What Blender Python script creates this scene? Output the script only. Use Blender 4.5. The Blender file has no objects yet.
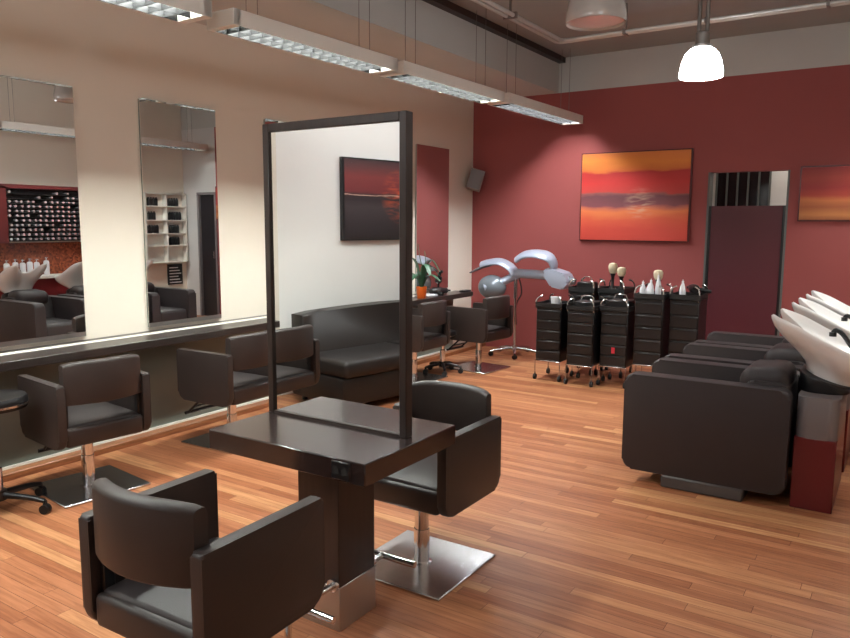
import bpy, bmesh, math, random
from mathutils import Vector, Matrix
random.seed(7)
PI = math.pi
scn = bpy.context.scene
COL = scn.collection

# ------------------------------------------------------------------ materials
def srgb(r, g, b):
    f = lambda c: (c / 255 / 12.92) if c / 255 <= .04045 else ((c / 255 + .055) / 1.055) ** 2.4
    return (f(r), f(g), f(b), 1)

def newmat(name):
    m = bpy.data.materials.new(name); m.use_nodes = True
    nt = m.node_tree
    return m, nt, nt.nodes['Principled BSDF']

def pmat(name, col, rough=.5, metal=0, noise=0, nscale=20, bump=0, bscale=200, spec=.5, coat=0):
    m, nt, b = newmat(name)
    b.inputs['Base Color'].default_value = col
    b.inputs['Roughness'].default_value = rough
    b.inputs['Metallic'].default_value = metal
    b.inputs['Specular IOR Level'].default_value = spec
    if coat: b.inputs['Coat Weight'].default_value = coat; b.inputs['Coat Roughness'].default_value = .1
    tc = nt.nodes.new('ShaderNodeTexCoord')
    if noise:
        n = nt.nodes.new('ShaderNodeTexNoise'); n.inputs['Scale'].default_value = nscale; n.inputs['Detail'].default_value = 4
        nt.links.new(tc.outputs['Object'], n.inputs['Vector'])
        mx = nt.nodes.new('ShaderNodeMix'); mx.data_type = 'RGBA'
        nt.links.new(n.outputs['Fac'], mx.inputs[0])
        mx.inputs[6].default_value = tuple(c * (1 - noise) for c in col[:3]) + (1,)
        mx.inputs[7].default_value = tuple(min(1, c * (1 + noise)) for c in col[:3]) + (1,)
        nt.links.new(mx.outputs[2], b.inputs['Base Color'])
    if bump:
        n2 = nt.nodes.new('ShaderNodeTexNoise'); n2.inputs['Scale'].default_value = bscale; n2.inputs['Detail'].default_value = 3
        nt.links.new(tc.outputs['Object'], n2.inputs['Vector'])
        bp = nt.nodes.new('ShaderNodeBump'); bp.inputs['Strength'].default_value = bump; bp.inputs['Distance'].default_value = .003
        nt.links.new(n2.outputs['Fac'], bp.inputs['Height']); nt.links.new(bp.outputs[0], b.inputs['Normal'])
    return m

def emat(name, col, strength):
    m, nt, b = newmat(name)
    b.inputs['Base Color'].default_value = (.8, .8, .8, 1)
    b.inputs['Emission Color'].default_value = col
    b.inputs['Emission Strength'].default_value = strength
    return m

def wood(name, c1, c2, rough, axis=0, scale=1.0, coat=0):
    m, nt, b = newmat(name)
    tc = nt.nodes.new('ShaderNodeTexCoord'); mp = nt.nodes.new('ShaderNodeMapping')
    s = [14 * scale] * 3; s[axis] = 1.2 * scale
    mp.inputs['Scale'].default_value = s
    nt.links.new(tc.outputs['Object'], mp.inputs['Vector'])
    n = nt.nodes.new('ShaderNodeTexNoise'); n.inputs['Scale'].default_value = 4; n.inputs['Detail'].default_value = 6
    nt.links.new(mp.outputs[0], n.inputs['Vector'])
    r = nt.nodes.new('ShaderNodeValToRGB')
    r.color_ramp.elements[0].position = .32; r.color_ramp.elements[0].color = c1
    r.color_ramp.elements[1].position = .7; r.color_ramp.elements[1].color = c2
    nt.links.new(n.outputs['Fac'], r.inputs[0]); nt.links.new(r.outputs[0], b.inputs['Base Color'])
    b.inputs['Roughness'].default_value = rough
    if coat: b.inputs['Coat Weight'].default_value = coat; b.inputs['Coat Roughness'].default_value = .12
    return m

def floor_mat():
    m, nt, b = newmat('floor planks')
    L = nt.links.new
    tc = nt.nodes.new('ShaderNodeTexCoord')
    br = nt.nodes.new('ShaderNodeTexBrick')
    br.offset = 0; br.offset_frequency = 2; ROW = .067
    br.inputs['Color1'].default_value = (0, 0, 0, 1); br.inputs['Color2'].default_value = (1, 1, 1, 1)
    br.inputs['Mortar'].default_value = (0, 0, 0, 1)
    br.inputs['Scale'].default_value = 1; br.inputs['Mortar Size'].default_value = .0011
    br.inputs['Mortar Smooth'].default_value = .3; br.inputs['Bias'].default_value = 0
    br.inputs['Brick Width'].default_value = 1.25; br.inputs['Row Height'].default_value = ROW
    # every row of boards starts at its own offset
    sp = nt.nodes.new('ShaderNodeSeparateXYZ'); L(tc.outputs['Object'], sp.inputs[0])
    dv = nt.nodes.new('ShaderNodeMath'); dv.operation = 'DIVIDE'; dv.inputs[1].default_value = ROW; L(sp.outputs['Y'], dv.inputs[0])
    fl = nt.nodes.new('ShaderNodeMath'); fl.operation = 'FLOOR'; L(dv.outputs[0], fl.inputs[0])
    wn = nt.nodes.new('ShaderNodeTexWhiteNoise'); wn.noise_dimensions = '1D'; L(fl.outputs[0], wn.inputs['W'])
    ma = nt.nodes.new('ShaderNodeMath'); ma.operation = 'MULTIPLY_ADD'; ma.inputs[1].default_value = 1.25; L(wn.outputs['Value'], ma.inputs[0]); L(sp.outputs['X'], ma.inputs[2])
    cx = nt.nodes.new('ShaderNodeCombineXYZ'); L(ma.outputs[0], cx.inputs[0]); L(sp.outputs['Y'], cx.inputs[1])
    L(cx.outputs[0], br.inputs['Vector'])
    ramp = nt.nodes.new('ShaderNodeValToRGB')
    e = ramp.color_ramp.elements
    e[0].position = 0; e[0].color = srgb(152, 94, 64)
    e[1].position = 1; e[1].color = srgb(194, 142, 101)
    for p_, c in ((.3, srgb(164, 106, 74)), (.55, srgb(174, 116, 83)), (.75, srgb(180, 122, 86))):
        k = e.new(p_); k.color = c
    L(br.outputs['Color'], ramp.inputs[0])
    # grain: each plank shifts the noise
    mp = nt.nodes.new('ShaderNodeMapping'); mp.inputs['Scale'].default_value = (1.4, 24, 1)
    add = nt.nodes.new('ShaderNodeVectorMath'); add.operation = 'ADD'
    sc = nt.nodes.new('ShaderNodeVectorMath'); sc.operation = 'SCALE'; sc.inputs['Scale'].default_value = 17
    L(br.outputs['Color'], sc.inputs[0]); L(tc.outputs['Object'], add.inputs[0]); L(sc.outputs[0], add.inputs[1])
    L(add.outputs[0], mp.inputs['Vector'])
    n = nt.nodes.new('ShaderNodeTexNoise'); n.inputs['Scale'].default_value = 2.2; n.inputs['Detail'].default_value = 7; n.inputs['Roughness'].default_value = .62; n.inputs['Distortion'].default_value = .6
    L(mp.outputs[0], n.inputs['Vector'])
    gr = nt.nodes.new('ShaderNodeValToRGB')
    gr.color_ramp.elements[0].position = .3; gr.color_ramp.elements[0].color = (.62, .53, .47, 1)
    gr.color_ramp.elements[1].position = .62; gr.color_ramp.elements[1].color = (1.06, 1.05, 1.04, 1)
    L(n.outputs['Fac'], gr.inputs[0])
    mul = nt.nodes.new('ShaderNodeMix'); mul.data_type = 'RGBA'; mul.blend_type = 'MULTIPLY'; mul.inputs[0].default_value = .85
    L(ramp.outputs[0], mul.inputs[6]); L(gr.outputs[0], mul.inputs[7])
    mo = nt.nodes.new('ShaderNodeMix'); mo.data_type = 'RGBA'
    L(br.outputs['Fac'], mo.inputs[0]); L(mul.outputs[2], mo.inputs[6]); mo.inputs[7].default_value = srgb(84, 46, 26)
    L(mo.outputs[2], b.inputs['Base Color'])
    b.inputs['Roughness'].default_value = .4
    b.inputs['Specular IOR Level'].default_value = .22
    bp = nt.nodes.new('ShaderNodeBump'); bp.inputs['Strength'].default_value = .25; bp.inputs['Distance'].default_value = .002; bp.invert = True
    L(br.outputs['Fac'], bp.inputs['Height']); L(bp.outputs[0], b.inputs['Normal'])
    return m

def art_mat(name, stops, z0, z1, distort=.05, streak=(1.2, 1, 9), glow=None):
    """bands of paint across the height of a canvas, broken up by stretched noise"""
    m, nt, b = newmat(name); L = nt.links.new
    tc = nt.nodes.new('ShaderNodeTexCoord'); sx = nt.nodes.new('ShaderNodeSeparateXYZ')
    L(tc.outputs['Object'], sx.inputs[0])
    mr = nt.nodes.new('ShaderNodeMapRange'); mr.inputs[1].default_value = z0; mr.inputs[2].default_value = z1
    L(sx.outputs['Z'], mr.inputs[0])
    mp = nt.nodes.new('ShaderNodeMapping'); mp.inputs['Scale'].default_value = streak
    L(tc.outputs['Object'], mp.inputs['Vector'])
    n = nt.nodes.new('ShaderNodeTexNoise'); n.inputs['Scale'].default_value = 2.5; n.inputs['Detail'].default_value = 5
    L(mp.outputs[0], n.inputs['Vector'])
    s1 = nt.nodes.new('ShaderNodeMath'); s1.operation = 'SUBTRACT'; s1.inputs[1].default_value = .5; L(n.outputs['Fac'], s1.inputs[0])
    s2 = nt.nodes.new('ShaderNodeMath'); s2.operation = 'MULTIPLY_ADD'; s2.inputs[1].default_value = distort * 2
    L(s1.outputs[0], s2.inputs[0]); L(mr.outputs[0], s2.inputs[2])
    r = nt.nodes.new('ShaderNodeValToRGB')
    while len(r.color_ramp.elements) > 1: r.color_ramp.elements.remove(r.color_ramp.elements[0])
    r.color_ramp.elements[0].position = stops[0][0]; r.color_ramp.elements[0].color = stops[0][1]
    for p_, c in stops[1:]:
        k = r.color_ramp.elements.new(p_); k.color = c
    L(s2.outputs[0], r.inputs[0])
    out = r.outputs[0]
    if glow:                                                   # a patch of another pigment, round a point of the canvas
        gx, gz, gr_, gc = glow
        vm = nt.nodes.new('ShaderNodeVectorMath'); vm.operation = 'DISTANCE'
        cv = nt.nodes.new('ShaderNodeCombineXYZ'); L(sx.outputs['X'], cv.inputs[0]); L(sx.outputs['Z'], cv.inputs[2])
        L(cv.outputs[0], vm.inputs[0]); vm.inputs[1].default_value = (gx, 0, gz)
        m2 = nt.nodes.new('ShaderNodeMapRange'); m2.inputs[1].default_value = 0; m2.inputs[2].default_value = gr_; m2.inputs[3].default_value = 1; m2.inputs[4].default_value = 0
        L(vm.outputs['Value'], m2.inputs[0])
        ml = nt.nodes.new('ShaderNodeMath'); ml.operation = 'MULTIPLY'; L(m2.outputs[0], ml.inputs[0]); n3 = nt.nodes.new('ShaderNodeTexNoise'); n3.inputs['Scale'].default_value = 6; m3 = nt.nodes.new('ShaderNodeMapping'); m3.inputs['Scale'].default_value = (1, 1, 5); L(tc.outputs['Object'], m3.inputs['Vector']); L(m3.outputs[0], n3.inputs['Vector']); r3 = nt.nodes.new('ShaderNodeMapRange'); r3.inputs[1].default_value = .42; r3.inputs[2].default_value = .7; L(n3.outputs['Fac'], r3.inputs[0]); L(r3.outputs[0], ml.inputs[1])
        mx = nt.nodes.new('ShaderNodeMix'); mx.data_type = 'RGBA'; L(ml.outputs[0], mx.inputs[0]); L(out, mx.inputs[6]); mx.inputs[7].default_value = gc
        out = mx.outputs[2]
    L(out, b.inputs['Base Color']); b.inputs['Roughness'].default_value = .55
    return m

M = {}
M['floor'] = floor_mat()
M['wall'] = pmat('plaster beige', srgb(220, 211, 197), .85, noise=.03, nscale=3)
M['white_wall'] = pmat('plaster white', srgb(238, 237, 234), .85, noise=.02, nscale=3)
M['upper'] = pmat('plaster taupe', srgb(190, 189, 186), .9, noise=.06, nscale=1.5)
M['ceil'] = pmat('ceiling grey', srgb(150, 149, 146), .9, noise=.12, nscale=1.2)
M['red_wall'] = pmat('wall paint wine red', srgb(150, 74, 72), .75, noise=.04, nscale=2)
M['grey_wall'] = pmat('wall paint light grey', srgb(205, 203, 202), .8)
M['leather'] = pmat('brown leather', srgb(50, 42, 40), .45, noise=.12, nscale=9, bump=.18, bscale=260, spec=.45)
M['leather2'] = pmat('dark brown leather', srgb(50, 43, 44), .5, noise=.1, nscale=8, bump=.15, bscale=240, spec=.4)
M['seat_leather'] = pmat('brown leather seat', srgb(56, 50, 50), .5, noise=.1, nscale=9, bump=.15, bscale=260)
M['wenge'] = wood('dark wenge wood', srgb(34, 23, 21), srgb(50, 37, 35), .24, axis=0, coat=.5)
M['wenge_v'] = wood('dark wenge upright grain', srgb(28, 18, 17), srgb(40, 27, 25), .35, axis=2)
M['frame_wood'] = wood('dark frame wood', srgb(36, 26, 23), srgb(50, 38, 33), .4, axis=2)
M['shelf'] = wood('dark shelf veneer', srgb(40, 33, 31), srgb(54, 46, 43), .3, axis=1)
M['kick_wood'] = wood('red brown kick wood', srgb(120, 74, 46), srgb(158, 100, 64), .4, axis=1)
M['panel'] = pmat('olive grey laminate', srgb(110, 116, 108), .3, noise=.12, nscale=6)
M['chrome'] = pmat('chrome', (.72, .72, .73, 1), .14, 1)
M['brushed'] = pmat('brushed steel', (.58, .58, .6, 1), .27, 1, noise=.08, nscale=30)
M['foot_steel'] = pmat('satin steel', (.52, .5, .48, 1), .3, 1)
M['mirror'] = pmat('mirror silver', (.9, .91, .9, 1), .006, 1)
M['mirror_edge'] = pmat('mirror glass edge', srgb(120, 130, 124), .2)
M['black'] = pmat('black plastic', srgb(14, 13, 16), .36)
M['black_matte'] = pmat('black matte plastic', srgb(13, 13, 15), .55)
M['rubber'] = pmat('black rubber', srgb(18, 18, 18), .7)
M['porcelain'] = pmat('white porcelain', srgb(246, 243, 241), .16, coat=.5)
M['grey_plastic'] = pmat('grey plastic', srgb(118, 112, 113), .45)
M['plinth'] = pmat('dark grey plinth', srgb(72, 68, 68), .5)
M['sofa_leather'] = pmat('near black leather', srgb(36, 31, 30), .45, noise=.1, nscale=8, bump=.12, bscale=240)
M['red_cab'] = pmat('red lacquer', srgb(98, 24, 28), .35)
M['dryer'] = pmat('silver blue plastic', srgb(172, 182, 200), .3, .25)
M['dryer_dark'] = pmat('smoke grey plastic', srgb(122, 130, 138), .2, .2)
M['white_metal'] = pmat('white enamel', srgb(222, 218, 210), .4)
M['louver'] = pmat('louver aluminium', (.012, .012, .0125, 1), .5, 0, spec=.05)
M['tube_dim'] = emat('lit lamp tube', (.95, 1, .945, 1), 312)
M['tube_on'] = emat('cool lit lamp tube', (.95, .98, 1, 1), 290)
M['tube_side'] = emat('side row lamp tube', (.95, 1, .96, 1), 200)
M['strip'] = pmat('pale metal inlay', srgb(226, 222, 214), .35)
M['lamp_on'] = emat('lit lamp shade', (.96, .985, 1, 1), 28)
M['lamp_off'] = pmat('unlit glass shade', srgb(176, 168, 162), .15, noise=.05, nscale=5)
M['spot_metal'] = pmat('grey metal', srgb(128, 122, 118), .35, .8)
M['galv'] = pmat('galvanised tube', (.5, .5, .48, 1), .4, .55)
M['door_red'] = pmat('red door board', srgb(84, 26, 36), .5, noise=.05, nscale=4)
M['door_dark'] = pmat('dark door', srgb(36, 32, 36), .3)
M['dark_wood'] = pmat('dark jamb', srgb(48, 32, 28), .45)
M['rack_red'] = pmat('dark red rack board', srgb(84, 26, 26), .4)
M['orange'] = pmat('orange ceramic', srgb(222, 98, 28), .35)
M['leaf'] = pmat('orchid leaf', srgb(46, 86, 62), .4, noise=.2, nscale=12)
M['stem'] = pmat('plant stem', srgb(70, 88, 56), .5)
M['white'] = pmat('white plastic', srgb(232, 232, 236), .35)
M['cream'] = pmat('cream bristles', srgb(206, 190, 160), .7)
M['glassdark'] = pmat('dark window glass', srgb(26, 28, 30), .12)
M['grout'] = pmat('grey bars', srgb(96, 98, 96), .5)
M['pinkred'] = pmat('red plastic tag', srgb(206, 44, 62), .4)
M['speaker'] = pmat('speaker grey', srgb(140, 128, 124), .6, noise=.15, nscale=150)
M['silver_cap'] = pmat('silver cap', (.8, .8, .82, 1), .25, .8)
M['tileorange'] = None
def tile_mat():
    m, nt, b = newmat('orange mosaic'); L = nt.links.new
    tc = nt.nodes.new('ShaderNodeTexCoord'); v = nt.nodes.new('ShaderNodeTexVoronoi'); v.inputs['Scale'].default_value = 38
    L(tc.outputs['Object'], v.inputs['Vector'])
    r = nt.nodes.new('ShaderNodeValToRGB'); r.color_ramp.elements[0].color = srgb(80, 36, 24); r.color_ramp.elements[1].color = srgb(146, 76, 50)
    s = nt.nodes.new('ShaderNodeSeparateColor'); L(v.outputs['Color'], s.inputs[0]); L(s.outputs[0], r.inputs[0])
    L(r.outputs[0], b.inputs['Base Color']); b.inputs['Roughness'].default_value = .25
    return m
M['tileorange'] = tile_mat()

# ------------------------------------------------------------------ mesh helpers
def finish(name, bm, mat, parent=None, smooth=40):
    bmesh.ops.remove_doubles(bm, verts=bm.verts, dist=1e-6)
    bmesh.ops.recalc_face_normals(bm, faces=bm.faces)
    me = bpy.data.meshes.new(name); bm.to_mesh(me); bm.free()
    if smooth:
        for p_ in me.polygons: p_.use_smooth = True
        me.set_sharp_from_angle(angle=math.radians(smooth))
    if mat: me.materials.append(mat)
    o = bpy.data.objects.new(name, me); COL.objects.link(o)
    if parent: o.parent = parent
    return o

def box(bm, x0, x1, y0, y1, z0, z1, r=0, seg=2):
    g = bmesh.ops.create_cube(bm, size=1)
    vs = g['verts']
    for v in vs:
        v.co = Vector(((x0 + x1) / 2 + v.co.x * (x1 - x0), (y0 + y1) / 2 + v.co.y * (y1 - y0), (z0 + z1) / 2 + v.co.z * (z1 - z0)))
    if r:
        es = list({e for v in vs for e in v.link_edges})
        bmesh.ops.bevel(bm, geom=es, offset=r, segments=seg, profile=.5, affect='EDGES', clamp_overlap=True)

def B(*a, **k):
    bm = bmesh.new(); box(bm, *a, **k); return bm

def rounded_poly(pts, rads, n=6):
    out = []; N = len(pts)
    for i in range(N):
        p0, p1, p2 = Vector(pts[i - 1]), Vector(pts[i]), Vector(pts[(i + 1) % N]); r = rads[i] if hasattr(rads, '__len__') else rads
        if r <= 0: out.append(p1); continue
        a = (p0 - p1).normalized(); c = (p2 - p1).normalized()
        ang = a.angle(c); d = r / math.tan(ang / 2)
        s, e = p1 + a * d, p1 + c * d
        cen = p1 + (a + c).normalized() * (r / math.sin(ang / 2))
        v0 = s - cen; v1 = e - cen; tot = v0.angle_signed(v1)
        for k in range(n + 1):
            t = -tot * k / n; cs, sn = math.cos(t), math.sin(t)
            out.append(cen + Vector((v0.x * cs - v0.y * sn, v0.x * sn + v0.y * cs)))
    return out

def prism(bm, poly, axis, a, b, bev=0, seg=2):
    """extrude a 2-D outline along axis; outline coords are the other two axes in x,y,z order"""
    def P(u, v, t):
        return {0: (t, u, v), 1: (u, t, v), 2: (u, v, t)}[axis]
    va = [bm.verts.new(P(p_[0], p_[1], a)) for p_ in poly]; vb = [bm.verts.new(P(p_[0], p_[1], b)) for p_ in poly]
    fa = bm.faces.new(va); fb = bm.faces.new(vb[::-1])
    n = len(poly)
    for i in range(n): bm.faces.new((va[i], vb[i], vb[(i + 1) % n], va[(i + 1) % n]))
    if bev:
        es = list(fa.edges) + list(fb.edges)
        bmesh.ops.bevel(bm, geom=es, offset=bev, segments=seg, profile=.5, affect='EDGES', clamp_overlap=True)

def lathe(bm, prof, c=(0, 0, 0), n=24, axis=2, sx=1, sy=1):
    rings = []
    for r, z in prof:
        ring = []
        for k in range(n):
            a = 2 * PI * k / n; u, v = r * math.cos(a) * sx, r * math.sin(a) * sy
            q = {2: (u, v, z), 0: (z, u, v), 1: (u, z, v)}[axis]
            ring.append(bm.verts.new((c[0] + q[0], c[1] + q[1], c[2] + q[2])))
        rings.append(ring)
    for a, b in zip(rings, rings[1:]):
        for k in range(n): bm.faces.new((a[k], a[(k + 1) % n], b[(k + 1) % n], b[k]))
    bm.faces.new(rings[0][::-1]); bm.faces.new(rings[-1])

def cyl(bm, c, r, z0, z1, n=20, axis=2, bev=.0):
    pr = [(r, z0), (r, z1)] if not bev else [(r - bev, z0), (r, z0 + bev), (r, z1 - bev), (r - bev, z1)]
    lathe(bm, pr, c, n, axis)

def tube(bm, pts, r, n=10, rb=None, up=None):
    """sweep along a polyline; r may be a list; rb the second radius (flat section)"""
    pts = [Vector(p_) for p_ in pts]; N = len(pts); rings = []
    prev = Vector(up) if up else None
    for i, p_ in enumerate(pts):
        t = (pts[min(i + 1, N - 1)] - pts[max(i - 1, 0)]).normalized()
        if prev is None: prev = Vector((0, 0, 1)) if abs(t.z) < .9 else Vector((0, 1, 0))
        u = (prev - t * prev.dot(t)).normalized(); w = t.cross(u); prev = u
        ra = r[i] if hasattr(r, '__len__') else r
        rc = ra if rb is None else (rb[i] if hasattr(rb, '__len__') else rb)
        rings.append([bm.verts.new(p_ + u * (ra * math.cos(2 * PI * k / n)) + w * (rc * math.sin(2 * PI * k / n))) for k in range(n)])
    for a, b in zip(rings, rings[1:]):
        for k in range(n): bm.faces.new((a[k], a[(k + 1) % n], b[(k + 1) % n], b[k]))
    bm.faces.new(rings[0][::-1]); bm.faces.new(rings[-1])

def crom(pts, n=8, closed=False):
    pts = [Vector(p_) for p_ in pts]; N = len(pts); out = []
    rng = N if closed else N - 1
    for i in range(rng):
        if closed: p0, p1, p2, p3 = pts[i - 1], pts[i], pts[(i + 1) % N], pts[(i + 2) % N]
        else: p0, p1, p2, p3 = pts[max(i - 1, 0)], pts[i], pts[i + 1], pts[min(i + 2, N - 1)]
        for k in range(n):
            t = k / n
            out.append(.5 * ((2 * p1) + (p2 - p0) * t + (2 * p0 - 5 * p1 + 4 * p2 - p3) * t * t + (3 * p1 - p0 - 3 * p2 + p3) * t ** 3))
    if not closed: out.append(pts[-1])
    return out

def thing(name, label, cat, loc=(0, 0, 0), rz=0, group=None):
    o = bpy.data.objects.new(name, None); COL.objects.link(o); o.empty_display_size = .1
    o.location = loc; o.rotation_euler = (0, 0, rz)
    return tag(o, label, cat, group)

def tag(o, label, cat, group=None):
    o['label'] = label; o['category'] = cat
    if group: o['group'] = group
    return o

def struct(name, bm, mat, smooth=0):
    o = finish(name, bm, mat, smooth=smooth); o['kind'] = 'structure'; return o

def dup(root, label, loc, rz=0, group=None):
    r = root.copy(); COL.objects.link(r); r.location = loc; r.rotation_euler = (0, 0, rz); r['label'] = label
    if group: r['group'] = group
    for ch in list(root.children):
        c = ch.copy(); COL.objects.link(c); c.parent = r
        for g in list(ch.children):
            d = g.copy(); COL.objects.link(d); d.parent = c
    return r

# ------------------------------------------------------------------ the room
XW, YB, XR, YF, ZC = -4.8, 8.45, .95, -3.6, 3.55
ZR = 3.15
bm = B(XW - .2, XR + .2, YF - .2, YB + 2.2, -.1, 0); struct('floor', bm, M['floor'])
struct('ceiling', B(XW - .2, XR + .2, YF - .2, YB + 2.2, ZC, ZC + .1), M['ceil'])
struct('wall_left', B(XW - .15, XW, -.2, YB, 0, ZC), M['wall'])
# waiting area: the wall turns a little into the room
a12 = math.radians(12); dx, dy = math.sin(a12), -math.cos(a12); Lw = 3.6
bm = bmesh.new(); prism(bm, [(XW, -.2), (XW + dx * Lw, -.2 + dy * Lw), (XW + dx * Lw - .2, -.2 + dy * Lw - .05), (XW - .15, -.2)], 2, 0, ZC)
struct('wall_waiting_area', bm, M['white_wall'])
struct('wall_front', B(XW - .2, XR + .2, YF - .15, YF, 0, ZC), M['white_wall'])
struct('wall_right', B(XR, XR + .15, YF, YB, 0, ZC), M['wall'])
# red back wall with the doorway cut out
D0, D1, DZ = -1.87, -1.07, 2.16
bm = bmesh.new(); box(bm, XW, D0, YB, YB + .15, 0, ZR); box(bm, D1, .13, YB, YB + .15, 0, ZR); box(bm, D0, D1, YB, YB + .15, DZ, ZR)
struct('wall_back', bm, M['red_wall'])
struct('wall_back_upper', B(XW, XR, YB, YB + .15, ZR, ZC), M['upper'])
bm = bmesh.new(); box(bm, .58, XR, YB, YB + .15, 0, ZR); box(bm, .13, .58, YB, YB + .15, 2.08, ZR)
struct('wall_back_corner', bm, M['grey_wall'])
struct('soffit', B(XW, -3.64, YF, YB, ZR, ZC), M['upper'])
bm = bmesh.new(); box(bm, -3.64, -3.56, YF, YB, ZC - .06, ZC)
struct('trim_1', bm, M['dark_wood'])
# low plinth and metal line beneath the mirror shelf
struct('baseboard_left', B(XW, -4.57, .1, YB, 0, .045, r=.004, seg=1), M['kick_wood'])
# room behind the doorway
bm = bmesh.new(); box(bm, D0 - .6, D1 + .6, YB + 1.6, YB + 1.7, 0, 2.9)
box(bm, D0 - .7, D0 - .6, YB + .15, YB + 1.7, 0, 2.9); box(bm, D1 + .6, D1 + .7, YB + .15, YB + 1.7, 0, 2.9); box(bm, D0 - .7, D1 + .7, YB + .15, YB + 1.7, 2.9, 3.0)
struct('wall_back_room', bm, M['white_wall'])
w1 = struct('window_1', B(-2.12, -1.48, YB + 1.57, YB + 1.6, 1.5, 2.75), M['glassdark'])
bm = bmesh.new()
for k in range(6): box(bm, -2.12 + k * .125, -2.1 + k * .125, YB + 1.545, YB + 1.575, 1.5, 2.75)
f = finish('window_bars', bm, M['grout'], w1, 0)
# doorway jambs
bm = bmesh.new(); box(bm, D0, D0 + .02, YB - .012, YB + .15, 0, DZ); box(bm, D1 - .02, D1, YB - .012, YB + .15, 0, DZ)
struct('trim_2', bm, M['grout'])
# dark door in the corner seen in a wall mirror
d2 = struct('door_2', B(.17, .56, YB + .03, YB + .08, 0, 2.06), M['door_dark'])
bm = bmesh.new(); box(bm, .13, .17, YB - .02, YB + .1, 0, 2.08); box(bm, .56, .6, YB - .02, YB + .1, 0, 2.08); box(bm, .13, .6, YB - .02, YB + .1, 2.06, 2.1)
finish('door_frame', bm, M['grey_plastic'], d2, 0)
finish('door_handle', B(.2, .23, YB - .02, YB + .03, 1.0, 1.12, r=.005), M['brushed'], d2)

# red board standing in the doorway
t = thing('door_panel', 'wine red door leaf standing closed beneath the open fanlight of the back wall doorway', 'door', (-1.47, YB + .03, 0))
finish('leaf', B(-.36, .36, -.02, .02, .02, 1.8, r=.004, seg=1), M['door_red'], t)
for s in (-1, 1):
    finish('side_post', B(s * .375 - .022, s * .375 + .022, -.03, .03, 0, 1.8, r=.004, seg=1), M['black'], t)

# ------------------------------------------------------------------ shelf along the left wall
t = thing('mirror_shelf', 'long dark wood shelf running under the wall mirrors along the left wall', 'shelf', (XW, 0, 0))
bm = B(0.004, .4, .2, 7.79, .722, .778, r=.004, seg=1); finish('shelf_board', bm, M['shelf'], t)
bm = B(.10, .17, .25, 7.74, .777, .781, r=.001, seg=1); s_ = finish('inlay_strip', bm, M['strip'], t); s_['label'] = 'pale strip set along the shelf'
bm = B(.1, .118, .2, 7.79, .0455, .722); finish('back_panel', bm, M['panel'], t)
bm = B(.1185, .142, .2, 7.79, .0455, .06); q = finish('trim_strip', bm, M['white_metal'], t, 0); q['label'] = 'thin bright metal strip'

# wall mirrors
def wall_mirror(y0, label):
    o = thing('wall_mirror', label, 'mirror', (XW + .012, y0 + .355, 1.65), 0, 'tall frameless mirrors on the left wall')
    finish('mirror_glass', B(0.004, .009, -.353, .353, -.845, .848), M['mirror'], o, 0)
    finish('backing', B(-.011, .0038, -.35, .35, -.843, .846), M['mirror_edge'], o, 0)
    return o
wall_mirror(2.255, 'tall frameless wall mirror at the photo\'s left edge, reflecting the tube rack')
wall_mirror(3.475, 'tall frameless wall mirror reflecting a white product display and a dark door')
wall_mirror(4.735, 'tall frameless wall mirror almost hidden behind the framed mirror\'s left post')
wall_mirror(7.115, 'tall frameless wall mirror reflecting red wall, above the orchid in its orange pot')

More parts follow.
